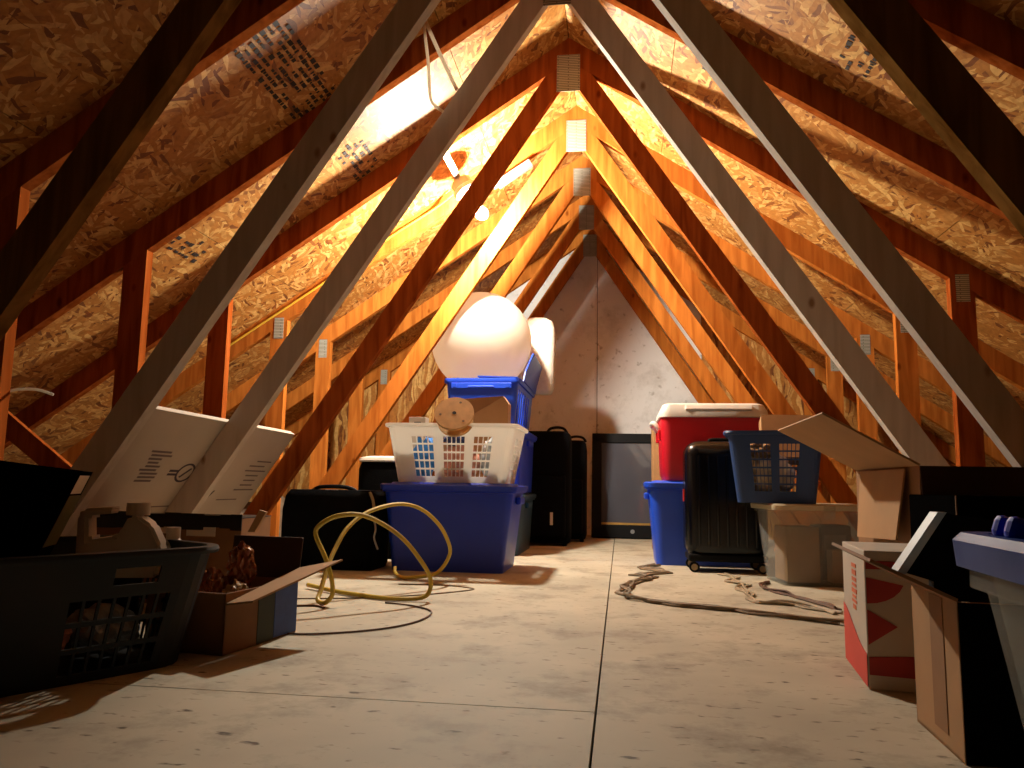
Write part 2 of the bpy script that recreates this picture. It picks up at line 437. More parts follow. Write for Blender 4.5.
ang = math.atan(.667)
SL = 3.41/math.cos(ang)
for side, nm in ((-1, 'ceiling_left'), (1, 'ceiling_right')):
    g = G()
    cuts = [0, .51, 1.727, 2.95, SL+.05]
    for i, (u0, u1) in enumerate(zip(cuts, cuts[1:])):
        g.bx(u0+.0015, u1-.0015, -1.0, YB+.03, 0, .012)
    # local x runs down the slope
    rot = (0, ang, 0) if side == 1 else (0, ang, PI)
    if side == 1:
        o = g.build(nm, M['osb'], None, (XA, 0, 2.275), (0, ang, 0))
    else:
        g.bm.free(); g = G()
        for u0, u1 in zip(cuts, cuts[1:]): g.bx(-u1+.0015, -u0-.0015, -1.0, YB+.03, 0, .012)
        o = g.build(nm, M['osb'], None, (XA, 0, 2.275), (0, -ang, 0))
    struct(o, ('left' if side < 0 else 'right')+' roof slope of bare strand board panels', 'ceiling')
    # faded mill stamps on the boards
    def stamp(u, y, w, hh, rows, rnd, dens):
        gg = G()
        for k in range(rows):
            uu = u+(k+.5)*hh/rows*1.0
            yy = y
            while yy < y+w:
                l = rnd.uniform(.006, .03)
                if rnd.random() < dens:
                    ux = side*uu
                    gg.box((ux, yy+l/2, -.0012), (hh/rows*rnd.uniform(.35, .7), l*.9, .001))
                yy += l+rnd.uniform(.002, .008)
        return gg
    rnd = random.Random(3+side)
    if side < 0:
        stamp(.95, 2.07, .46, .20, 8, rnd, .75).build('stamp', M['inkd'], o)
        stamp(.98, 2.86, .30, .14, 5, rnd, .55).build('stamp', M['inkd'], o)
        stamp(1.75, 2.70, .22, .12, 4, rnd, .5).build('stamp', M['inkd'], o)
    else:
        stamp(1.07, 2.25, .16, .12, 4, rnd, .5).build('stamp', M['inkd'], o)
        stamp(.60, 2.66, .18, .16, 5, rnd, .25).build('stamp', M['inkd'], o)

# gable wall
zr = 2.275
g = G(); q = .80
g.prism([(XA-q, YB, -.02), (XA+.052, YB, -.02), (XA+.052, YB, zr-.03), (XA, YB, zr+.005), (XA-q, YB, zr-.667*q)], (0, .012, 0))
g.prism([(XA+.056, YB, -.02), (XA+q, YB, -.02), (XA+q, YB, zr-.667*q), (XA+.056, YB, zr-.032)], (0, .012, 0))
struct(g.build('wall_back', M['gable']), 'grey white board gable wall at the far end', 'wall')
for sd, nm in ((-1, 'left'), (1, 'right')):
    o = G().prism([(XA+sd*(q+.004), YB, -.02), (XA+sd*3.42, YB, -.02), (XA+sd*3.42, YB, 0), (XA+sd*(q+.004), YB, zr-.667*(q+.004))], (0, .012, 0)).build('wall_back_'+nm, M['osb'])
    struct(o, 'bare strand board of the gable wall on the %s' % nm, 'wall')
struct(G().bx(XA-3.42, XA+3.42, YB+.014, YB+.03, -.05, .05).build('trim_2', M['subfloor']), 'dark sill board behind the gable wall', 'trim')
struct(G().bx(XA-.035, XA+.040, YB-.016, YB-.001, 0, 1.96).build('trim_1', M['gable']), 'grey vertical board at the middle of the gable wall', 'trim')

# loose insulation in both eaves
for side, nm in ((-1, 'left'), (1, 'right')):
    g = G(); bm = g.bm; nx, ny = 14, 60; V = []
    for i in range(nx+1):
        row = []
        for j in range(ny+1):
            dx = 1.66+1.45*i/nx; y = .9+4.7*j/ny
            lim = 2.168-.667*dx
            z = .10+.13*noise.fractal(Vector((dx*3, y*3, side*5)), 1, 2, 4)+.05
            if i in (0,): z = .005
            z = max(.004, min(z, lim-.03))
            row.append(bm.verts.new((XA+side*dx, y, z)))
        V.append(row)
    for i in range(nx):
        for j in range(ny): bm.faces.new((V[i][j], V[i+1][j], V[i+1][j+1], V[i][j+1]))
    bmesh.ops.recalc_face_normals(bm, faces=bm.faces)
    o = g.build('insulation', M['insul'], smooth=False)
    tag(o, 'loose brown insulation heaped in the %s eave behind the posts' % nm, 'insulation', None, 'stuff')

# ------------------------------------------------------------------ trusses
labels = {1: 'nearest roof truss, sloping braces shaded almost black, cut off by the picture edge',
          2: 'roof truss with pale whitewashed braces, first one behind the near black truss',
          3: 'second pale whitewashed roof truss, its foot beside the white leaning box',
          4: 'roof truss shaded red brown standing just in front of the lit bulb',
          5: 'roof truss just behind the lit bulb, its left brace glaring bright',
          6: 'golden roof truss whose left brace passes behind the pale ball',
          7: 'second to last roof truss, pine braces close before the gable',
          8: 'last roof truss, set flat against the grey gable wall'}
TY = {k: 2.5414+.61*(k-3) for k in range(1, 9)}
for k in range(1, 9):
    y = TY[k]
    t = thing('roof_truss', labels[k], 'truss', (XA, y, 0), 0, 'roof trusses')
    wm = {1: M['dimpine'], 2: M['greywood'], 3: M['greywood'], 4: M['shadepine']}.get(k, M['pine'])
    rm = M['shadepine'] if k <= 4 else M['pine']
    if k == 1: rm = M['dimpine']
    th = (0, .038, 0)
    for s in (-1, 1):
        P = lambda *q: [(s*a, 0, z) for a, z in q]
        G().prism(P((0, 2.168), (3.25, 0), (3.41, 0), (0, 2.275)), th).build('rafter', rm, t)
        lo = .0
        G().prism(P((1.3988, lo), (1.4925, lo), (1.4925, .009), (.101, 2.1), (0, 2.168), (0, 2.102)), th).build('brace', wm, t)
        G().prism(P((1.495, 0), (1.584, 0), (1.584, 2.168-.667*1.584), (1.495, 2.168-.667*1.495)), th).build('post', rm, t)
        if k >= 5 or s == 1: G().box((s*1.54, -.001, 1.13), (.05, .0018, .11)).build('nail_plate', M['plate'], t)
    G().box((0, -.001, 2.111), (.10, .0018, .168)).build('nail_plate', M['plate'], t)
    if k == 3:
        G().prism([(-2.08, -.02, .64), (-1.60, -.02, .30), (-1.60, -.02, .22), (-2.08, -.02, .55)], (0, .019, 0)).build('stay_board', M['shadepine'], t)

# ------------------------------------------------------------------ lamp, wires
nl = Vector((math.sin(ang), 0, -math.cos(ang)))      # into the room from the left slope
lb = Vector((-.655, 3.52, 1.624)); base = lb - nl*.15
rotm = Vector((0, 0, 1)).rotation_difference(nl).to_matrix().to_4x4()
t = thing('ceiling_lamp', 'bare lit bulb in a round white holder between two rafters', 'lamp', base)
hold = G().lathe([(.002, -.008), (.062, -.008), (.064, 0), (.060, .014), (.044, .022), (.028, .03), (.024, .058), (.024, .076), (.018, .078)], rotm).build('lamp_holder', M['porcelain'], t, smooth=True)
G().lathe([(.013, .07), (.013, .106), (.015, .11), (.012, .112)], rotm).build('bulb_cap', M['brass'], hold, smooth=True)
prof = [(.013, .108), (.016, .115), (.024, .128), (.030, .141), (.031, .15), (.027, .164), (.017, .175), (.002, .179)]
G().lathe(prof, rotm, n=16).build('bulb', M['bulb'], t, smooth=True)
G().lathe([(.002, -.052), (.05, -.052), (.052, -.05), (.052, -.008), (.05, -.008)], rotm, n=8).build('octagon_box', M['steel'], t)
sl = Vector((math.cos(ang), 0, math.sin(ang)))
mm = Matrix((sl, Vector((0, 1, 0)), nl)).transposed().to_4x4()
g = G(); bm = bmesh.new(); bmesh.ops.create_cube(bm, size=1); bmesh.ops.scale(bm, vec=(.03, TY[5]-TY[4]-.042, .012), verts=bm.verts)
g._add(bm, Matrix.Translation(Vector((0, (TY[4]+.038+TY[5])/2-base.y, 0))-nl*.059) @ mm); g.build('hanger_bar', M['steel'], t)
t = thing('junction_box', 'grey metal box strip fixed under the rafter just right of the bulb', 'metal box', (-.535, 3.752, 1.916))
G().box((0, 0, 0), (.205, .035, .040), .003, rot=(0, -ang-.0, 0)).build('metal_body', M['steel'], t)
G().box((0, -.0185, 0), (.15, .002, .026), rot=(0, -ang, 0)).build('cover_plate', M['plate'], t)
G().cyl((-.105, 0, -.07), (-.085, 0, -.057), .011).build('cable_clamp', M['steel'], t)

o = G().tube([(-2.05, 3.752, 1.02), (-1.85, 3.752, 1.152), (-1.553, 3.752, 1.345), (-1.2, 3.752, 1.585), (-.95, 3.748, 1.74), (-.84, 3.70, 1.80)], .006).build('electrical_cable', M['romex'])
tag(o, 'yellow electrical cable running along the left rafter towards the bulb', 'cable')
o = G().tube([(-.70, 2.535, 1.99), (-.691, 2.50, 1.985), (-.655, 2.46, 1.90), (-.61, 2.47, 1.80), (-.564, 2.50, 1.705)], .007).tube(
    [(-.691, 2.50, 1.985), (-.675, 2.46, 1.90), (-.665, 2.48, 1.80), (-.66, 2.5, 1.692), (-.645, 2.5, 1.655), (-.612, 2.5, 1.628)], .0055).build('wire_loop', M['romexw'])
tag(o, 'white cut wires dangling from the rafter above the pale left brace', 'wire')
o = G().tube([(-1.752, 1.97, .56), (-1.72, 1.98, .583), (-1.66, 2.0, .588), (-1.62, 2.02, .575)], .004).build('wire_stub', M['romexw'])
tag(o, 'short white wire end sticking out at the lower left post', 'wire')

# ------------------------------------------------------------------ left stack: tote + basket
def tote(name, label, cat, loc, at, bt, ab, bb, h, mat, rotz=0, group=None, lid=None, r=.035):
    t = thing(name, label, cat, loc, rotz, group)
    G().tub(at-.012, bt-.012, ab, bb, h-(.02 if lid else 0), r).build('bin_body', mat, t, smooth=True)
    for s in (-1, 1):
        G().box((s*(at-.004), 0, h*.86-.02), (.02, .14, .03), .006).build('side_grip', mat, t)
    if lid:
        G().loft([(at-.02, bt-.02, h-.022, r), (at+.004, bt+.004, h-.03, r), (at+.006, bt+.006, h-.012, r), (at, bt, h-.006, r), (at-.03, bt-.03, h-.006, r), (at-.034, bt-.034, h-.001, r), (at-.04, bt-.04, h, r)]).build('bin_lid', lid, t, smooth=True)
    return t
tote('storage_tote', 'blue plastic tote on the floor beneath the white laundry basket', 'storage bin', (-.672, 3.19, 0), .27, .20, .222, .17, .345, M['deepblue'], lid=M['deepblue'])
BX, BY, BZ = -.668, 3.19, .3465
t = thing('laundry_basket', 'white laundry basket with square holes on the blue tote', 'basket', (BX, BY, BZ))
basket_wall(.258, .185, .218, .15, .225, .03, [(-.72, -.32, 4), (-.13, .27, 5), (.44, .78, 4)], [(-.6, -.1, 4), (.1, .6, 4)], (.10, .80, 5)).build('basket_wall', M['whitebk'], t, solid=.0035)
rim_ring(.257, .184, .232, .03, .014, .014).build('basket_rim', M['whitebk'], t, smooth=True)
# contents
def lump(name, label, cat, c, r, scale, mat, seed, group=None, wob=.25, freq=9):
    o = G().sphere((0, 0, 0), r, 4, scale, wob, freq, seed).build(name, mat, None, c, smooth=True)
    return tag(o, label, cat, group)
lump('folded_cloth', 'bright blue cloth behind the left holes of the white basket', 'clothes', (BX-.135, BY-.065, BZ+.105), .1, (.62, .52, .90), M['clothblue'], 1, 'clothes in the white basket')
lump('folded_cloth', 'dusty pink and navy cloth behind the middle holes of the white basket', 'clothes', (BX+.02, BY-.07, BZ+.085), .1, (.80, .48, .70), M['clothpink'], 2, 'clothes in the white basket')
lump('folded_cloth', 'navy cloth topmost behind the middle holes of the white basket', 'clothes', (BX+.01, BY-.07, BZ+.175), .08, (.75, .6, .35), M['clothnavy'], 5, 'clothes in the white basket')
lump('folded_cloth', 'pale grey cloth behind the right holes of the white basket', 'clothes', (BX+.155, BY-.065, BZ+.095), .1, (.50, .52, .80), M['clothgrey'], 3, 'clothes in the white basket')
t = thing('cardboard_box', 'brown cardboard box standing inside the white laundry basket', 'box', (-.625, 3.27, .356))
G().prism([(-.145, 0, 0), (.15, 0, 0), (.15, 0, .33), (.128, 0, .362), (-.145, 0, .342)], (0, .085, 0)).build('box_body', M['kraft'], t)
G().prism([(-.142, -.003, .20), (.126, -.003, .358), (.126, -.003, .361), (-.142, -.003, .342)], (0, .002, 0)).build('box_flap', M['kraftd'], t)
t = thing('cable_spool', 'round plywood cable spool propped on the front rim of the white basket', 'spool', (-.642, 2.962, .612))
dsk = G().cyl((0, -.007, 0), (0, .007, 0), .077, n=40).build('spool_disc', M['spool'], t, smooth=True)
G().cyl((0, .007, 0), (0, .045, 0), .024, n=24).build('spool_core', M['spool'], t, smooth=True)
G().cyl((0, .045, 0), (0, .057, 0), .07, n=40).build('spool_disc', M['spool'], t, smooth=True)
G().cyl((0, -.0075, 0), (0, -.0060, 0), .008).build('axle_hole', M['inkd'], dsk)
for a in (.9, 3.0, 5.2):
    G().cyl((.055*math.cos(a), -.0074, .055*math.sin(a)), (.055*math.cos(a), -.0060, .055*math.sin(a)), .005, n=10).build('bolt_head', M['cordg'], dsk)
t.rotation_euler = (math.radians(-33), math.radians(-14), math.radians(14))
t = thing('small_carton', 'small white carton with a dark slot beside the spool', 'carton', (-.825, 3.12, .56))
G().bx(-.035, .035, -.03, .03, -.1, .05, .002).build('carton_body', M['whitecard'], t)
G().bx(-.012, .016, -.0315, -.0305, .022, .03).build('slot', M['inkd'], t)

# rear stack: teal tote, blue tote, crate, ball
tote('storage_tote', 'dark teal tote at the bottom of the rear stack beneath the ball', 'storage bin', (-.672, 4.05, 0), .205, .31, .18, .27, .30, M['teal'], lid=M['teal'])
tote('storage_tote', 'blue tote in the middle of the rear stack beneath the open crate', 'storage bin', (-.672, 4.05, .301), .205, .31, .185, .28, .318, M['deepblue'], lid=M['deepblue'])
CX, CY, CZ = -.675, 4.06, .620
t = thing('lidded_crate', 'blue slatted crate with raised lid flap holding the pale ball', 'crate', (CX, CY, CZ))
a, b, h = .178, .33, .235
g = basket_wall(a, b, a-.02, b-.02, h, .015, [], [(-.93, .6, 6)], (.08, .82, 1), hb=.55)
g.build('crate_wall', M['crate'], t, solid=.004)
rim_ring(a-.002, b-.002, h+.004, .015, .014, .022).build('crate_rim', M['crate'], t, smooth=True)
g = G(); g.box((0, -b-.016, h-.034), (.30, .006, .028), .002)
for s in (-1, 1): g.cyl((s*.13, -b-.022, h-.034), (s*.13, -b-.012, h-.034), .009)
g.box((0, -b-.022, h-.04), (.13, .012, .012), .004)
g.build('crate_latch', M['crate'], t)
G().prism([(a+.012, -b+.10, h+.004), (a+.012, b, h+.004), (a+.05, b, h+.15), (a+.04, -b+.28, h+.175), (a+.018, -b+.14, h+.06)], (.006, 0, .001)).build('lid_flap', M['crate'], t)
G().prism([(-.02, -b-.012, h+.010), (a, -b-.012, h+.004), (a, -b+.05, h+.006), (-.02, -b+.05, h+.012)], (0, 0, .006)).build('lid_flap', M['crate'], t)
o = G().sphere((0, 0, 0),   .269, 5).build('exercise_ball', M['ball'], None, (-.742, 4.065, 1.104), smooth=True)
o.modifiers.clear()
tag(o, 'large pale pearly ball resting in the blue crate', 'ball')
o = G().loft([(.085, .045, 0, .04), (.10, .06, .03, .05), (.105, .065, .3, .055), (.10, .06, .38, .05), (.085, .045, .425, .04), (.05, .02, .445, .018), (.02, .008, .45, .006)]).build('pillow', M['clothwhite'], None, (-.515, 4.44, .72), smooth=True)
o.location = (-.475, 4.42, .862); o.modifiers.clear()
tag(o, 'white rounded pillow standing upright behind the pale ball', 'pillow')

# black bag with lit top and black duffel at the left
t = thing('soft_cooler', 'black box bag with a bulb-lit top behind the blue tote', 'bag', (-1.06, 3.56, 0))
G().loft([(.135, .10, 0, .03), (.14, .105, .05, .035), (.14, .105, .40, .035), (.13, .095, .44, .035)]).build('bag_body', M['blackcloth'], t, smooth=True)
G().loft([(.136, .10, .435, .035), (.142, .106, .442, .035), (.138, .10, .455, .035), (.10, .07, .463, .03)]).build('lit_top', M['littop'], t, smooth=True)  # pale cap paints the bulb's light on the black top
G().tube([(-.14, -.09, .25), (-.17, -.10, .20), (-.20, -.11, .14), (-.22, -.12, .1)], .008).build('carry_strap', M['blackcloth'], t)
t = thing('duffel_bag', 'black boxy bag standing behind the looped yellow cord', 'bag', (-1.142, 3.07, 0))
G().loft([(.185, .105, 0, .02), (.192, .115, .02, .025), (.192, .115, .23, .025), (.185, .105, .285, .025), (.17, .09, .308, .02)]).build('bag_body', M['blackcloth'], t, smooth=True)
G().tube([(-.09, -.04, .305), (-.06, -.05, .318), (0, -.055, .322), (.06, -.05, .318), (.09, -.04, .305)], .008).build('carry_handle', M['black'], t)
G().box((.0, -.07, .306), (.05, .02, .006), .002).build('buckle', M['chrome'], t)
G().tube([(.195, -.12, .20), (.205, -.125, .16), (.20, -.125, .13), (.21, -.125, .10), (.215, -.12, .085)], .004).build('zip_pull', M['chrome'], t)
G().tube([(.165, -.09, .30), (.185, -.11, .27), (.195, -.118, .23)], .006).build('piping', M['wheel'], t)

# two dark suitcases deep on the left
def suitcase(loc, w, d, h, label, rotz=0, tagp=None):
    t = thing('suitcase', label, 'suitcase', loc, rotz)
    G().loft([(w*.94, d*.9, .015, .03), (w, d, .04, .04), (w, d, h-.06, .04), (w*.95, d*.9, h-.015, .04), (w*.85, d*.75, h, .04)]).build('case_body', M['blackcloth'], t, smooth=True)
    G().loft([(w*.8, .01, .05, .008), (w*.84, .022, .06, .01), (w*.84, .022, h*.6, .01), (w*.8, .01, h*.61, .008)], c=(0, -d-.012, 0)).build('front_pocket', M['blackcloth'], t, smooth=True)
    G().tube([(.0, 0, h-.004), (.02, 0, h+.02), (.06, 0, h+.028), (.10, 0, h+.02), (.12, 0, h-.006)], .008).build('carry_handle', M['black'], t)
    for s in (-1, 1): G().cyl((s*w*.8-.012, -d*.7, .018), (s*w*.8+.012, -d*.7, .018), .018).build('wheel', M['black'], t)
    if tagp: G().box(tagp, (.016, .004, .07), .001).build('luggage_tag', M['paper'], t)
    return t
suitcase((-.43, 4.58, 0), .145, .115, .655, 'tall black fabric suitcase with a white tag beside the rear stack', 0, (.045, -.152, .155))
suitcase((-.335, 4.95, 0), .125, .10, .625, 'dark suitcase half hidden behind the tagged suitcase', 0)

# television at the gable
t = thing('television', 'old black television with a glossy screen leaning near the gable wall', 'television', (.08, 5.27, .004))
t.rotation_euler = (math.radians(-7), 0, 0)
g = G()
g.bx(-.27, -.205, -.02, .02, 0, .70, .004); g.bx(.205, .27, -.02, .02, 0, .70, .004); g.bx(-.27, .27, -.02, .02, 0, .085, .004); g.bx(-.27, .27, -.02, .02, .635, .70, .004)
bez = g.build('bezel', M['black'], t)
scr = G().bx(-.206, .206, -.008, .012, .084, .636).build('screen', M['screen'], t)
G().loft([(.25, .32, 0, .03), (.20, .24, .20, .03)]).build('back_shell', M['black'], t, (0, .02, .36), (-PI/2, 0, 0))
G().cyl((.0, -.026, .042), (.0, -.019, .042), .014).build('power_button', M['chrome'], bez)
g = G(); g.bx(-.205, .205, -.0095, -.0085, .086, .10); g.build('floor_reflection', M['brass'], scr)  # yellow strip paints the floor's reflection along the screen bottom
o = G().bx(-.1, .1, -.1, .1, 0, .69, .004).build('tall_carton', M['kraft'], None, (.277, 4.45, 0))
tag(o, 'tall pale carton standing behind the red cooler', 'carton')

# ------------------------------------------------------------------ right stack
tote('storage_tote', 'bright blue tote with a lid beneath the red cooler', 'storage bin', (.385, 3.72, 0), .268, .19, .225, .155, .372, M['blue'], lid=M['blue'], r=.05)
t = thing('cooler', 'red cooler with a white lid standing on the bright blue tote', 'cooler', (.414, 3.72, .3725))
body = G().loft([(.212, .165, 0, .03), (.224, .175, .03, .04), (.232, .185, .282, .045)]).build('cooler_body', M['red'], t, smooth=True)
lid = G().loft([(.232, .185, .282, .045), (.239, .193, .284, .045), (.239, .193, .306, .045), (.222, .18, .340, .04), (.208, .165, .347, .04), (.1, .06, .349, .03)]).build('cooler_lid', M['coolerwhite'], t, smooth=True)
G().box((.02, -.188, .323), (.29, .02, .024), .004, rot=(-.45, 0, 0)).build('lid_grip', M['coolerwhite'], lid)
for s in (-1, 1):
    hd = G().tube([(s*.229, -.10, .22), (s*.254, -.10, .255), (s*.266, -.07, .262), (s*.266, .07, .262), (s*.254, .10, .255), (s*.229, .10, .22)], .010).build('carry_handle', M['coolerwhite'], t, smooth=True)
    for q in (-1, 1): G().box((s*.232, q*.10, .205), (.022, .035, .05), .004).build('handle_mount', M['red'], hd)
# hard-shell suitcase
t = thing('suitcase', 'glossy black hard shell suitcase on wheels before the cooler', 'suitcase', (.435, 3.40, 0))
g = G(); g.box((0, 0, .293), (.335, .20, .49), .06, seg=6)
for i in range(7):
    x = -.114+i*.038
    g.box((x, -.1, .29), (.012, .008, .37), .003)
g.build('case_shell', M['blackgloss'], t, smooth=True)
bt_ = G().box((0, -.005, .058), (.315, .19, .03), .008).build('base_trim', M['black'], t)
for s in (-1, 1):
    for q in (-1, 1):
        w = G().cyl((s*.135, q*.085-.011, .021), (s*.135, q*.085+.011, .021), .021).build('wheel', M['black'], bt_, smooth=True)
        G().cyl((s*.135, q*.085-.0125, .021), (s*.135, q*.085+.0125, .021), .013).build('wheel_hub', M['wheel'], bt_, smooth=True)
G().tube([(-.06, -.02, .535), (-.05, -.02, .545), (.05, -.02, .545), (.06, -.02, .535)], .007).build('carry_handle', M['black'], t)
G().box((-.170, -.03, .31), (.006, .014, .05), .001).build('luggage_tag', M['redp'], t)
# clear tote + navy basket
t = thing('clear_tote', 'clear plastic tote packed with cartons beneath the navy basket', 'storage bin', (.715, 3.075, 0), math.radians(6))
G().tub(.172, .15, .145, .125, .275, .03, .003, .012, .02).build('bin_body', M['clear'], t, smooth=True)
G().loft([(.18, .158, .272, .03), (.19, .168, .268, .03), (.192, .17, .284, .03), (.185, .163, .29, .03), (.15, .13, .288, .03)]).build('bin_lid', M['lidcream'], t, smooth=True)
G().bx(-.02, .02, -.176, -.168, .235, .285, .002).build('clasp', M['clear'], t)
for args in ((-.075, -.035, .058, .075, .012, .195, 'kraft', 'tall kraft carton at the left inside the clear tote'),
             (.055, -.08, .028, .028, .012, .115, 'kraft', 'short kraft carton at the front inside the clear tote'),
             (.075, .035, .055, .06, .012, .20, 'darkcard', 'dark printed carton at the back inside the clear tote')):
    x, y, w, d, z0, hh, mt, lab = args
    c = Matrix.Rotation(math.radians(6), 4, 'Z') @ Vector((x, y, 0))
    o = G().bx(-w, w, -d, d, 0, hh, .002).build('carton', M[mt], None, (.715+c.x, 3.075+c.y, z0), (0, 0, math.radians(6)))
    if mt == 'darkcard':
        G().bx(-.045, .035, -d-.0015, -d-.0002, .11, .165).build('paper_label', M['ink'], o)
    tag(o, lab, 'carton', 'cartons in the clear tote')
NX, NY, NZ = .585, 3.075, .292
t = thing('laundry_basket', 'navy blue laundry basket with two hole panels on the clear tote', 'basket', (NX, NY, NZ), math.radians(-11))
basket_wall(.165, .14, .135, .115, .255, .03, [(-.66, -.12, 5), (.12, .66, 5)], [(-.6, .6, 6)], (.16, .84, 6)).build('basket_wall', M['navy'], t, solid=.004)
rim_ring(.164, .139, .262, .03, .018, .014).build('basket_rim', M['navy'], t, smooth=True)
lump('folded_cloth', 'cloth in a lit-up cream tone behind the holes of the navy basket', 'clothes', (NX-.03, NY-.03, NZ+.10), .1, (.92, .72, .78), M['clothlit'], 7, 'clothes in the navy basket')
lump('folded_cloth', 'tan cloth lying topmost at the left inside the navy basket', 'clothes', (NX-.06, NY-.04, NZ+.195), .08, (.8, .8, .5), M['clothtan'], 8, 'clothes in the navy basket')
t = thing('cardboard_box', 'pale cardboard box top poking out of the navy basket', 'box', (NX+.06, NY+.01, NZ+.215))
t.rotation_euler = (math.radians(-28), 0, 0)
G().prism([(-.11, 0, -.05), (.09, 0, -.05), (.09, 0, .14), (-.095, 0, .142)], (0, .06, 0)).build('box_body', M['kraft'], t)

# big open cardboard box, with flaps
t = thing('cardboard_box', 'large open cardboard box with a raised flap on the right', 'box', (.765, 1.98, 0))
w, d, h = .137, .225, .395
g = G()
th = .004
g.bx(-w, -w+th, -d, d, 0, h); g.bx(w-th, w, -d, d, 0, h); g.bx(-w, w, -d, -d+th, 0, h); g.bx(-w, w, d-th, d, 0, h); g.bx(-w, w, -d, d, 0, th)
g.build('box_body', M['kraftd'], t)
G().prism([(-w, -d, h), (-w, d, h), (-w-.20, d, h+.105), (-w-.195, -d, h+.110)], (.003, 0, .004)).build('box_flap', M['kraft'], t)
G().prism([(-w-.006, -d+.06, h-.005), (-w-.006, d-.07, h-.005), (-w-.028, d-.10, h-.17), (-w-.028, -d+.07, h-.16)], (-.004, 0, 0)).build('box_flap', M['kraft'], t)
G().prism([(-w, -d-.001, h), (w, -d-.001, h), (w, -d-.012, h-.10), (-w, -d-.012, h-.10)], (0, -.004, 0)).build('box_flap', M['darkcard'], t)
# black box before it
t = thing('black_box', 'black box standing between the red carton and the blue lidded tote', 'box', (.730, 1.615, 0))
G().bx(-.135, .135, -.115, .115, 0, .335, .003).build('box_body', M['blackcard'], t)
G().bx(-.1355, -.1335, -.1165, -.1145, .01, .335).build('worn_edge', M['kraftd'], t)
# red and white carton
t = thing('red_carton', 'red and white printed carton standing on the floor at right', 'carton', (.515, 1.583, 0), math.radians(-7))
w, d, h = .075, .125, .236
G().bx(-w, w, -d, d, 0, h, .002).build('carton_body', M['whitecard'], t)
e = .0008
def curve_poly(pts): return pts
# camera-side end (-y) with red shapes; left side (-x) white over red with a swoop
g = G()
sw = [(-w-e, -d+.001, .004), (-w-e, d-.001, .004), (-w-e, d-.001, .115)]
for i in range(9):
    q = i/8; sw.append((-w-e, d-.001-q*(2*d-.002), .115-.055*math.sin(q*PI/2)**1.6-.0*q))
g.prism(sw, (-.0006, 0, 0)); g.build('red_swoop_print', M['redp'], t)
def fan(pts): return [(x, -d-e, z) for x, z in pts]
g = G()
g.prism(fan([(-w+.002, .145), (-w+.002, .19)] + [(-w+.002+.062*math.cos(a), .19-.045*math.sin(a)) for a in [k*PI/2/6 for k in range(1, 6)]] + [(-w+.06, .185), (-w+.06, .175), (-w+.03, .150)][:0]), (0, -.0006, 0))
g.prism(fan([(-w+.002, .135), (-w+.002, .075), (-w+.05, .108)]), (0, -.0006, 0))
g.prism(fan([(-w+.002, .055), (-w+.002, .025), (w-.002, .022), (w-.002, .065)]), (0, -.0006, 0))
g.prism(fan([(-w+.002, .218), (-w+.002, .204), (w-.002, .206), (w-.002, .220)]), (0, -.0006, 0))
g.build('red_print', M['dred'], t)
g = G()
rnd = random.Random(11)
z = .205
while z > .125:
    l = rnd.uniform(.006, .013); g.box((-w-e, -.015+.05*(.205-z), z-l/2), (.001, rnd.uniform(.03, .06), l*.75)); z -= l+.002
g.build('lettering', M['orange'], t)

# near box with a lit kraft side, dark binder inside
t = thing('cardboard_box', 'kraft box nearest on the right holding the silver edged binder', 'box', (.585, 1.185, 0), math.radians(-3))
w, d, h = .150, .095, .200
g = G(); g.bx(-w, -w+.004, -d, d, 0, h); g.bx(w-.004, w, -d, d, 0, h); g.bx(-w, w, -d, -d+.004, 0, h); g.bx(-w, w, d-.004, d, 0, h); g.bx(-w, w, -d, d, 0, .004)
g.build('box_body', M['kraft'], t)
G().prism([(-w, -d, h), (-w, d, h), (-w-.113, d, h+.056), (-w-.104, -d, h+.047)], (.002, 0, .004)).build('box_flap', M['kraftd'], t)
G().bx(-w-.0012, -w, -.04, .012, .02, h-.002).build('tape_strip', M['kraftd'], t)
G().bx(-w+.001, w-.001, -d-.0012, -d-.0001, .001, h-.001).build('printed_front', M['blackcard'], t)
t = thing('binder', 'black binder with a silver edge leaning in the near kraft box', 'binder', (.505, 1.185, .006))
g = G().prism([(-.03, 0, 0), (.16, 0, 0), (.16, 0, .245), (-.052, 0, .305), (-.122, 0, .222), (-.06, 0, .10)][:0] or [(-.058, .03, .11), (.0, .03, .01), (.16, .03, .01), (.16, .03, .28), (-.055, .0, .305), (-.112, .01, .222), (-.062, .02, .208)], (.004, .03, 0))
g.build('binder_cover', M['black'], t)
G().prism([(-.116, .006, .220), (-.062, -.006, .306), (-.050, -.006, .306), (-.104, .006, .218)], (.003, .036, 0)).build('silver_edge', M['chrome'], t)

# clear tote with blue lid, right edge
t = thing('clear_tote', 'clear tote with a blue lid cut off by the right picture edge', 'storage bin', (.512, .628, 0), math.radians(-5))
G().tub(.172, .225, .135, .185, .275, .03, .003, .014, .03).build('bin_body', M['clear'], t, smooth=True)
G().loft([(.176, .23, .272, .03), (.192, .245, .266, .03), (.194, .247, .292, .03), (.188, .24, .300, .03), (.17, .22, .300, .03), (.166, .216, .290, .03), (.1, .1, .290, .03)]).build('bin_lid', M['clearb'], t, smooth=True)
for q in (.135, .165): G().box((-.15, q, .303), (.05, .016, .022), .006, rot=(0, .3, 0)).build('lid_latch', M['deepblue'], t)
lump('folded_cloth', 'white bedding packed inside the clear tote with the blue lid', 'clothes', (.550, .628, .125), .1, (.95, 1.4, .95), M['clothwhite'], 12)

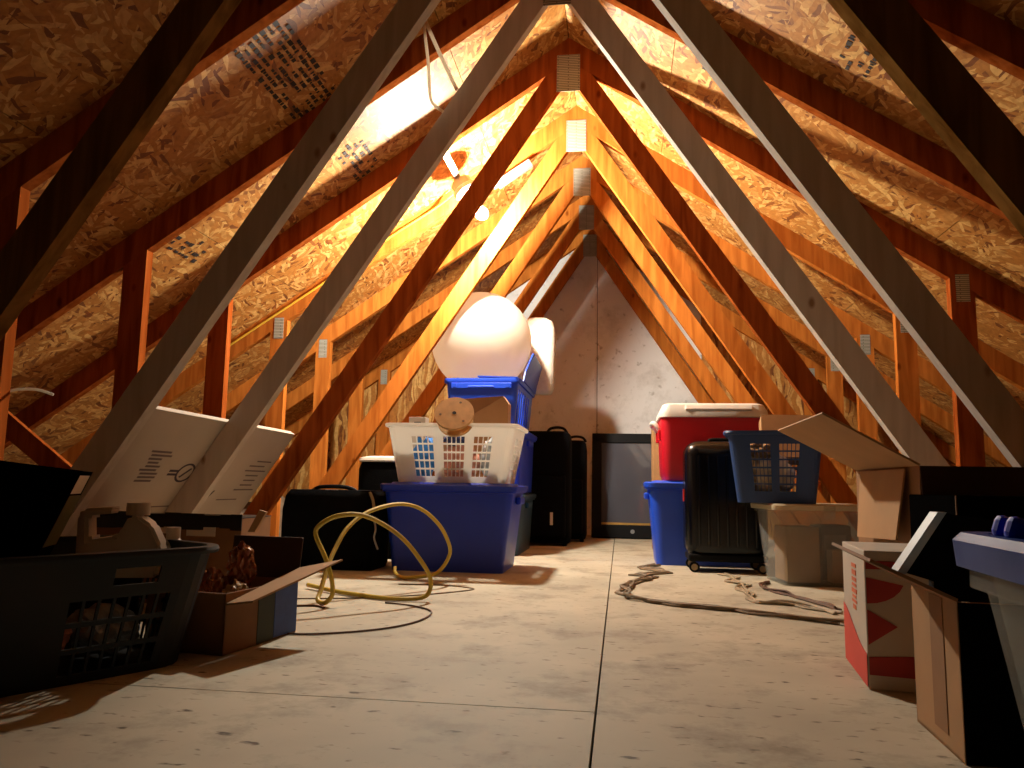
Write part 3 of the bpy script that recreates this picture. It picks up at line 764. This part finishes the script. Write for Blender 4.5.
# ------------------------------------------------------------------ left foreground
ux = math.radians(-28.7)
t = thing('laundry_basket', 'dark charcoal laundry basket in the near left corner', 'basket', (-1.075, 1.262, 0), ux)
basket_wall(.205, .30, .172, .265, .207, .07, [(-.5, .5, 6)], [(.12, .92, 7)], (.08, .66, 3), extra=(.42, .78, .76, .90)).build('basket_wall', M['greyb'], t, solid=.004)
rim_ring(.204, .299, .215, .07, .016, .012).build('basket_rim', M['greyb'], t, smooth=True)
RB = Matrix.Translation((-1.075, 1.262, 0)) @ Matrix.Rotation(ux, 4, 'Z')
def inb(x, y, z): return RB @ Vector((x, y, z))
for k, (x, y, z, sc, mt, lab) in enumerate((
    (.07, -.12, .07, (.75, .62, .58), 'clothwhite', 'white cloth low behind the holes of the charcoal basket'),
    (.07, .02, .075, (.75, .55, .60), 'clothpink', 'dusty pink cloth behind the holes of the charcoal basket'),
    (.05, .155, .06, (.75, .55, .45), 'clothgrey', 'grey cloth at the far end inside the charcoal basket'))):
    o = lump('folded_cloth', lab, 'clothes', inb(x, y, z), .1, sc, M[mt], 20+k, 'clothes in the charcoal basket'); o.rotation_euler = (0, 0, ux)
# jug
t = thing('detergent_jug', 'off white jug with a moulded handle lying among the basket things', 'jug', (-.965, 1.43, .150), math.radians(22))
g = G(); bm = g.bm
G_ = g.prism([(-.075, -.035, 0), (.07, -.035, 0), (.075, -.035, .06), (.055, -.035, .10), (.03, -.035, .118), (.012, -.035, .118), (.0, -.035, .09), (-.01, -.035, .078), (-.056, -.035, .072), (-.06, -.035, .118), (-.015, -.035, .122), (-.012, -.035, .134), (-.07, -.035, .131), (-.078, -.035, .118)], (0, .07, 0))
bmesh.ops.bevel(bm, geom=[e_ for e_ in bm.edges], offset=.006, segments=2, affect='EDGES')
g.build('jug_body', M['jug'], t, smooth=True)
G().cyl((.022, 0, .118), (.022, 0, .142), .022).build('jug_cap', M['jug'], t, smooth=True)
o = G().lathe([(.022, 0), (.024, .004), (.024, .05), (.014, .062), (.014, .085), (.002, .086)]).build('small_bottle', M['jug'], None, (-.925, 1.535, .155), smooth=True)
tag(o, 'small pale bottle standing behind the off white jug', 'bottle')
# black tilted box in the basket
t = thing('game_box', 'black printed box tilted in the charcoal basket, narrow olive side', 'box', (-.927, 1.24, 0), math.radians(24))
G().prism([(0, 0, .35), (-.096, 0, .105), (-.36, 0, .105), (-.30, 0, .385)], (0, .085, 0)).build('box_body', M['blackcard'], t)
def sidep(z, y): return (-(.35-z)*.392+.0006, y, z)
G().prism([sidep(.22, .002), sidep(.308, .002), sidep(.308, .083), sidep(.22, .083)], (.0006, 0, 0)).build('olive_side_print', M['olive'], t)
G().prism([sidep(.311, .002), sidep(.343, .002), sidep(.343, .07), sidep(.311, .07)], (.0006, 0, 0)).build('white_label', M['paper'], t)

# white leaning box behind the braces (lies on the outer side of the braces)
t = thing('white_box', 'white printed flat box leaning behind the pale left braces', 'box', (0, 0, 0))
x0 = XA-.152-.6654*2.027
def onw(y, z, off=0):     # off along the outward side
    n = Vector((-1, 0, .6654)).normalized()
    return Vector((x0+.6654*z, y, z))+n*off
G().prism([onw(2.10, .15), onw(3.125, .15), onw(3.125, .536), onw(2.10, .545)], Vector((-1, 0, .6654)).normalized()*.024).build('box_body', M['whitecard'], t)
nrm = Vector((1, 0, -.6654)).normalized()
def mark(y0, y1, z0, z1, sl=0): return [onw(y0, z0, -.0006), onw(y1, z0, -.0006), onw(y1+sl, z1, -.0006), onw(y0+sl, z1, -.0006)]
g = G(); rnd = random.Random(5)
for k in range(9):
    z = .30+k*.0115
    wdt = .09 if k < 7 else .12
    g.prism(mark(2.235+rnd.uniform(0, .02), 2.235+wdt+rnd.uniform(-.02, .02), z+.03, z+.036), nrm*.0004)
g.build('text_lines', M['ink'], t); g = G()
for k in range(7):
    z = .30+k*.019
    g.prism(mark(2.93+rnd.uniform(-.02, .03), 3.07+rnd.uniform(-.03, .02), z, z+.005), nrm*.0004)
g.build('text_lines', M['ink'], t); g = G()
g.prism(mark(2.38, 2.54, .245, .249), nrm*.0004); g.prism(mark(2.84, 3.0, .262, .266), nrm*.0004)
g.build('text_lines', M['ink'], t)
g = G()
cc = (2.50, .362)
ring = []
for k in range(24):
    a0 = 2*PI*k/24; a1 = 2*PI*(k+1)/24
    q = lambda r, a: onw(cc[0]+r*1.0*math.cos(a), cc[1]+r*.62*math.sin(a), -.0006)
    g.prism([q(.052, a0), q(.052, a1), q(.042, a1), q(.042, a0)], nrm*.0004)
g.prism([onw(2.475, .348, -.0006), onw(2.485, .345, -.0006), onw(2.528, .376, -.0006), onw(2.518, .379, -.0006)], nrm*.0004)
for k in range(2): g.prism(mark(2.40-.0, 2.45, .352+k*.012, .359+k*.012), nrm*.0004)
for yy in (2.74, 2.70): g.prism([onw(yy, .255, -.0006), onw(yy+.012, .255, -.0006), onw(yy+.045, .30, -.0006), onw(yy+.035, .30, -.0006)], nrm*.0004)
g.build('round_logo', M['inkw'], t)

# low brown box with labels
t = thing('cardboard_box', 'dark brown box with taped top and paper labels below the white box', 'box', (-1.23, 2.13, 0))
G().bx(-.24, .20, -.09, .09, 0, .235, .002).build('box_body', M['kraftd'], t)
g = G(); rnd = random.Random(2)
x = -.24
while x < .2:
    l = rnd.uniform(.03, .07); l = min(l, .2-x+.001); hh = rnd.uniform(.022, .034)
    g.bx(x, x+l, -.094, -.0905, .245-hh-.01, .242+rnd.uniform(0, .008)); x += l
g.bx(-.24, .20, -.094, .094, .235, .2375)
g.build('black_tape', M['tape'], t)
G().bx(.04, .125, -.0925, -.0905, .185, .215).build('paper_label', M['paper'], t)
G().bx(-.06, .0, -.0925, -.0905, .19, .226).build('paper_label', M['paper'], t)
# open printed box with wrapped things
bz = math.radians(-8)
t = thing('cardboard_box', 'open low box with a kraft flap and blue print beside charcoal basket', 'box', (-.840, 1.616, 0), bz)
w, d, h = .092, .132, .118
g = G(); g.bx(-w, -w+.004, -d, d, 0, h); g.bx(w-.004, w, -d, d, 0, h); g.bx(-w, w, -d, -d+.004, 0, h); g.bx(-w, w, d-.004, d, 0, h+.0); g.bx(-w, w, -d, d, 0, .004)
g.build('box_body', M['kraftd'], t)
G().prism([(w+.002, -d, h-.022), (w+.002, d, h+.022), (w+.095, d+.03, h+.042), (w+.068, -d-.01, h-.012)], (0, 0, .004)).build('box_flap', M['kraft'], t)
G().prism([(-w, d, h), (w, d, h), (w, d+.012, h+.092), (-w, d+.012, h+.092)], (0, .004, 0)).build('box_flap', M['darkcard'], t)
G().bx(w, w+.0012, .042, d-.001, .004, h-.004).build('blue_print', M['bluep'], t)
G().bx(w, w+.0012, -.02, .040, .002, h-.002).build('green_print', M['green'], t)
for k, (x, y, z, s, sc, mt, lab, nm, ct) in enumerate((
    (-.825, 1.645, .150, .045, (.62, .7, 1.1), 'wrap', 'shiny brown wrapped parcel, upper one in the open printed box', 'wrapped_parcel', 'parcel'),
    (-.865, 1.59, .110, .045, (.55, .8, .9), 'wrap', 'shiny red brown wrapped parcel, lower one in the open printed box', 'wrapped_parcel', 'parcel'),
    (-.805, 1.585, .095, .04, (.60, .8, .75), 'wrap2', 'crumpled tan paper in the open printed box', 'crumpled_paper', 'paper'),
    (-.840, 1.56, .045, .05, (.7, .8, .72), 'clothgrey', 'grey cloth at the bottom of the open printed box', 'folded_cloth', 'clothes'))):
    lump(nm, lab, ct, (x, y, z), s, sc, M[mt], 40+k, 'things in the open printed box', .35, 12)
o = G().prism([(-.002, 0, 0), (.018, 0, 0), (.048, 0, .055), (.028, 0, .06)], (0, .012, 0)).build('wood_stick', M['kraft'], None, (-.985, 2.235, .205))
o.location = (-1.005, 2.03, .200)
tag(o, 'small pale wooden stick poking up behind the labelled box', 'stick')

# ------------------------------------------------------------------ cords on the floor
A = [(-.827, 2.85, .03), (-.815, 2.82, .012), (-.76, 2.74, .008), (-.664, 2.72, .02), (-.623, 2.70, .040), (-.59, 2.68, .083), (-.581, 2.66, .127), (-.609, 2.62, .199), (-.664, 2.57, .255), (-.723, 2.5, .271), (-.788, 2.4, .248), (-.826, 2.32, .202), (-.84, 2.25, .138), (-.841, 2.2, .089), (-.838, 2.15, .034), (-.835, 2.125, .014),
     (-.818, 2.11, .008), (-.800, 2.1, .012), (-.784, 2.1, .034), (-.789, 2.1, .078), (-.81, 2.1, .134), (-.84, 2.1, .193), (-.827, 2.1, .222), (-.787, 2.12, .245), (-.734, 2.16, .248), (-.678, 2.2, .221), (-.62, 2.22, .177), (-.573, 2.24, .117), (-.549, 2.26, .068), (-.551, 2.26, .027), (-.578, 2.25, .010), (-.662, 2.24, .0075), (-.796, 2.3, .0075), (-.881, 2.35, .009), (-.99, 2.43, .012)]
o = G().tube(A, .0065, n=10, smooth=5).build('yellow_cord', M['hose'])
tag(o, 'thick yellow cord standing in two loops on the floor', 'cord')
B = [(-.95, 1.86, .003), (-.86, 1.78, .003), (-.73, 1.70, .003), (-.62, 1.74, .003), (-.53, 1.83, .003), (-.49, 1.95, .003), (-.50, 2.08, .003), (-.58, 2.16, .003), (-.66, 2.19, .003)]
o = G().tube(B, .0025, n=6).tube([(-.91, 2.06, .003), (-.83, 2.09, .003), (-.79, 2.06, .003), (-.82, 2.11, .004)], .003, n=6).build('thin_wire', M['cordb'])
tag(o, 'thin brown wire curving over the floor before the yellow cord', 'wire')
o = G().tube([(-1.0, 2.19, .002), (-.8, 2.25, .002), (-.62, 2.36, .002), (-.48, 2.52, .002), (-.50, 2.58, .002), (-.62, 2.62, .002), (-.74, 2.60, .002)], .002, n=6).build('thin_wire', M['cordg'])
tag(o, 'thin grey wire lying on the floor under the yellow loops', 'wire')
def bundle(path, n, spread, r, seed, mat, label):
    g = G(); rnd = random.Random(seed)
    for k in range(n):
        ph = rnd.uniform(0, 6.28); fr = rnd.uniform(2, 5)
        P = []
        for i, (x, y) in enumerate(path):
            off = spread*math.sin(ph+fr*i*.7)*(0.5+.5*k/n)
            nx_, ny_ = path[min(i+1, len(path)-1)][0]-path[max(i-1, 0)][0], path[min(i+1, len(path)-1)][1]-path[max(i-1, 0)][1]
            l = math.hypot(nx_, ny_) or 1
            P.append((x-ny_/l*off, y+nx_/l*off, r*1.05+rnd.uniform(0, 2.5)*r*(k % 3)*.6))
        g.tube(P, r, n=6, smooth=4)
    o = g.build('floor_cable', mat); tag(o, label, 'cable', 'cables on the floor'); return o
bundle([(.16, 3.52), (.08, 3.36), (.15, 3.30), (.19, 3.22), (.11, 3.16), (.06, 3.10), (.12, 3.06), (.09, 2.96), (.05, 2.86), (.015, 2.72), (.012, 2.58), (.04, 2.47), (.10, 2.40), (.18, 2.345), (.28, 2.31), (.36, 2.27), (.44, 2.21), (.53, 2.16), (.575, 2.13)], 7, .030, .0036, 4, M['cordg'], 'bunched brown cable curving from the blue tote to the red carton')
bundle([(.40, 3.23), (.43, 3.12), (.40, 3.0), (.44, 2.9), (.40, 2.78), (.42, 2.66), (.385, 2.54), (.42, 2.47), (.48, 2.46), (.54, 2.40), (.60, 2.31)], 5, .024, .0036, 8, M['cordl'], 'tied tan cable running out from under the black suitcase')
bundle([(.535, 2.98), (.50, 2.92), (.49, 2.80), (.53, 2.70), (.56, 2.60), (.60, 2.48), (.62, 2.38)], 4, .020, .0034, 9, M['cordb'], 'dark cable lying before the packed clear tote')

# ------------------------------------------------------------------ camera, world
f, pi_, ya, ro = 775.2275, .1296, .1398, .0175
F = Vector((-math.sin(ya)*math.cos(pi_), math.cos(ya)*math.cos(pi_), math.sin(pi_)))
Rv = Vector((math.cos(ya), math.sin(ya), 0)); U = Rv.cross(F)
c, s = math.cos(ro), math.sin(ro); R2 = c*Rv+s*U; U2 = -s*Rv+c*U
cd = bpy.data.cameras.new('camera'); cam = bpy.data.objects.new('camera', cd); COL.objects.link(cam)
cd.sensor_width = 36; cd.lens = f/1024*36; cd.clip_start = .02; cd.clip_end = 60
m = Matrix((R2, U2, -F)).transposed().to_4x4(); m.translation = (0, 0, .3397); cam.matrix_world = m
SC.camera = cam
w = bpy.data.worlds.new('world'); SC.world = w; w.use_nodes = True
w.node_tree.nodes['Background'].inputs[0].default_value = (.6, .7, 1, 1); w.node_tree.nodes['Background'].inputs[1].default_value = .002
SC.view_settings.view_transform = 'Standard'; SC.view_settings.look = 'None'; SC.view_settings.gamma = 1; SC.view_settings.exposure = 0
SC.view_settings.use_curve_mapping = False
SC.cycles.max_bounces = 10; SC.cycles.diffuse_bounces = 8; SC.cycles.sample_clamp_indirect = 6
SC.cycles.use_denoising = True
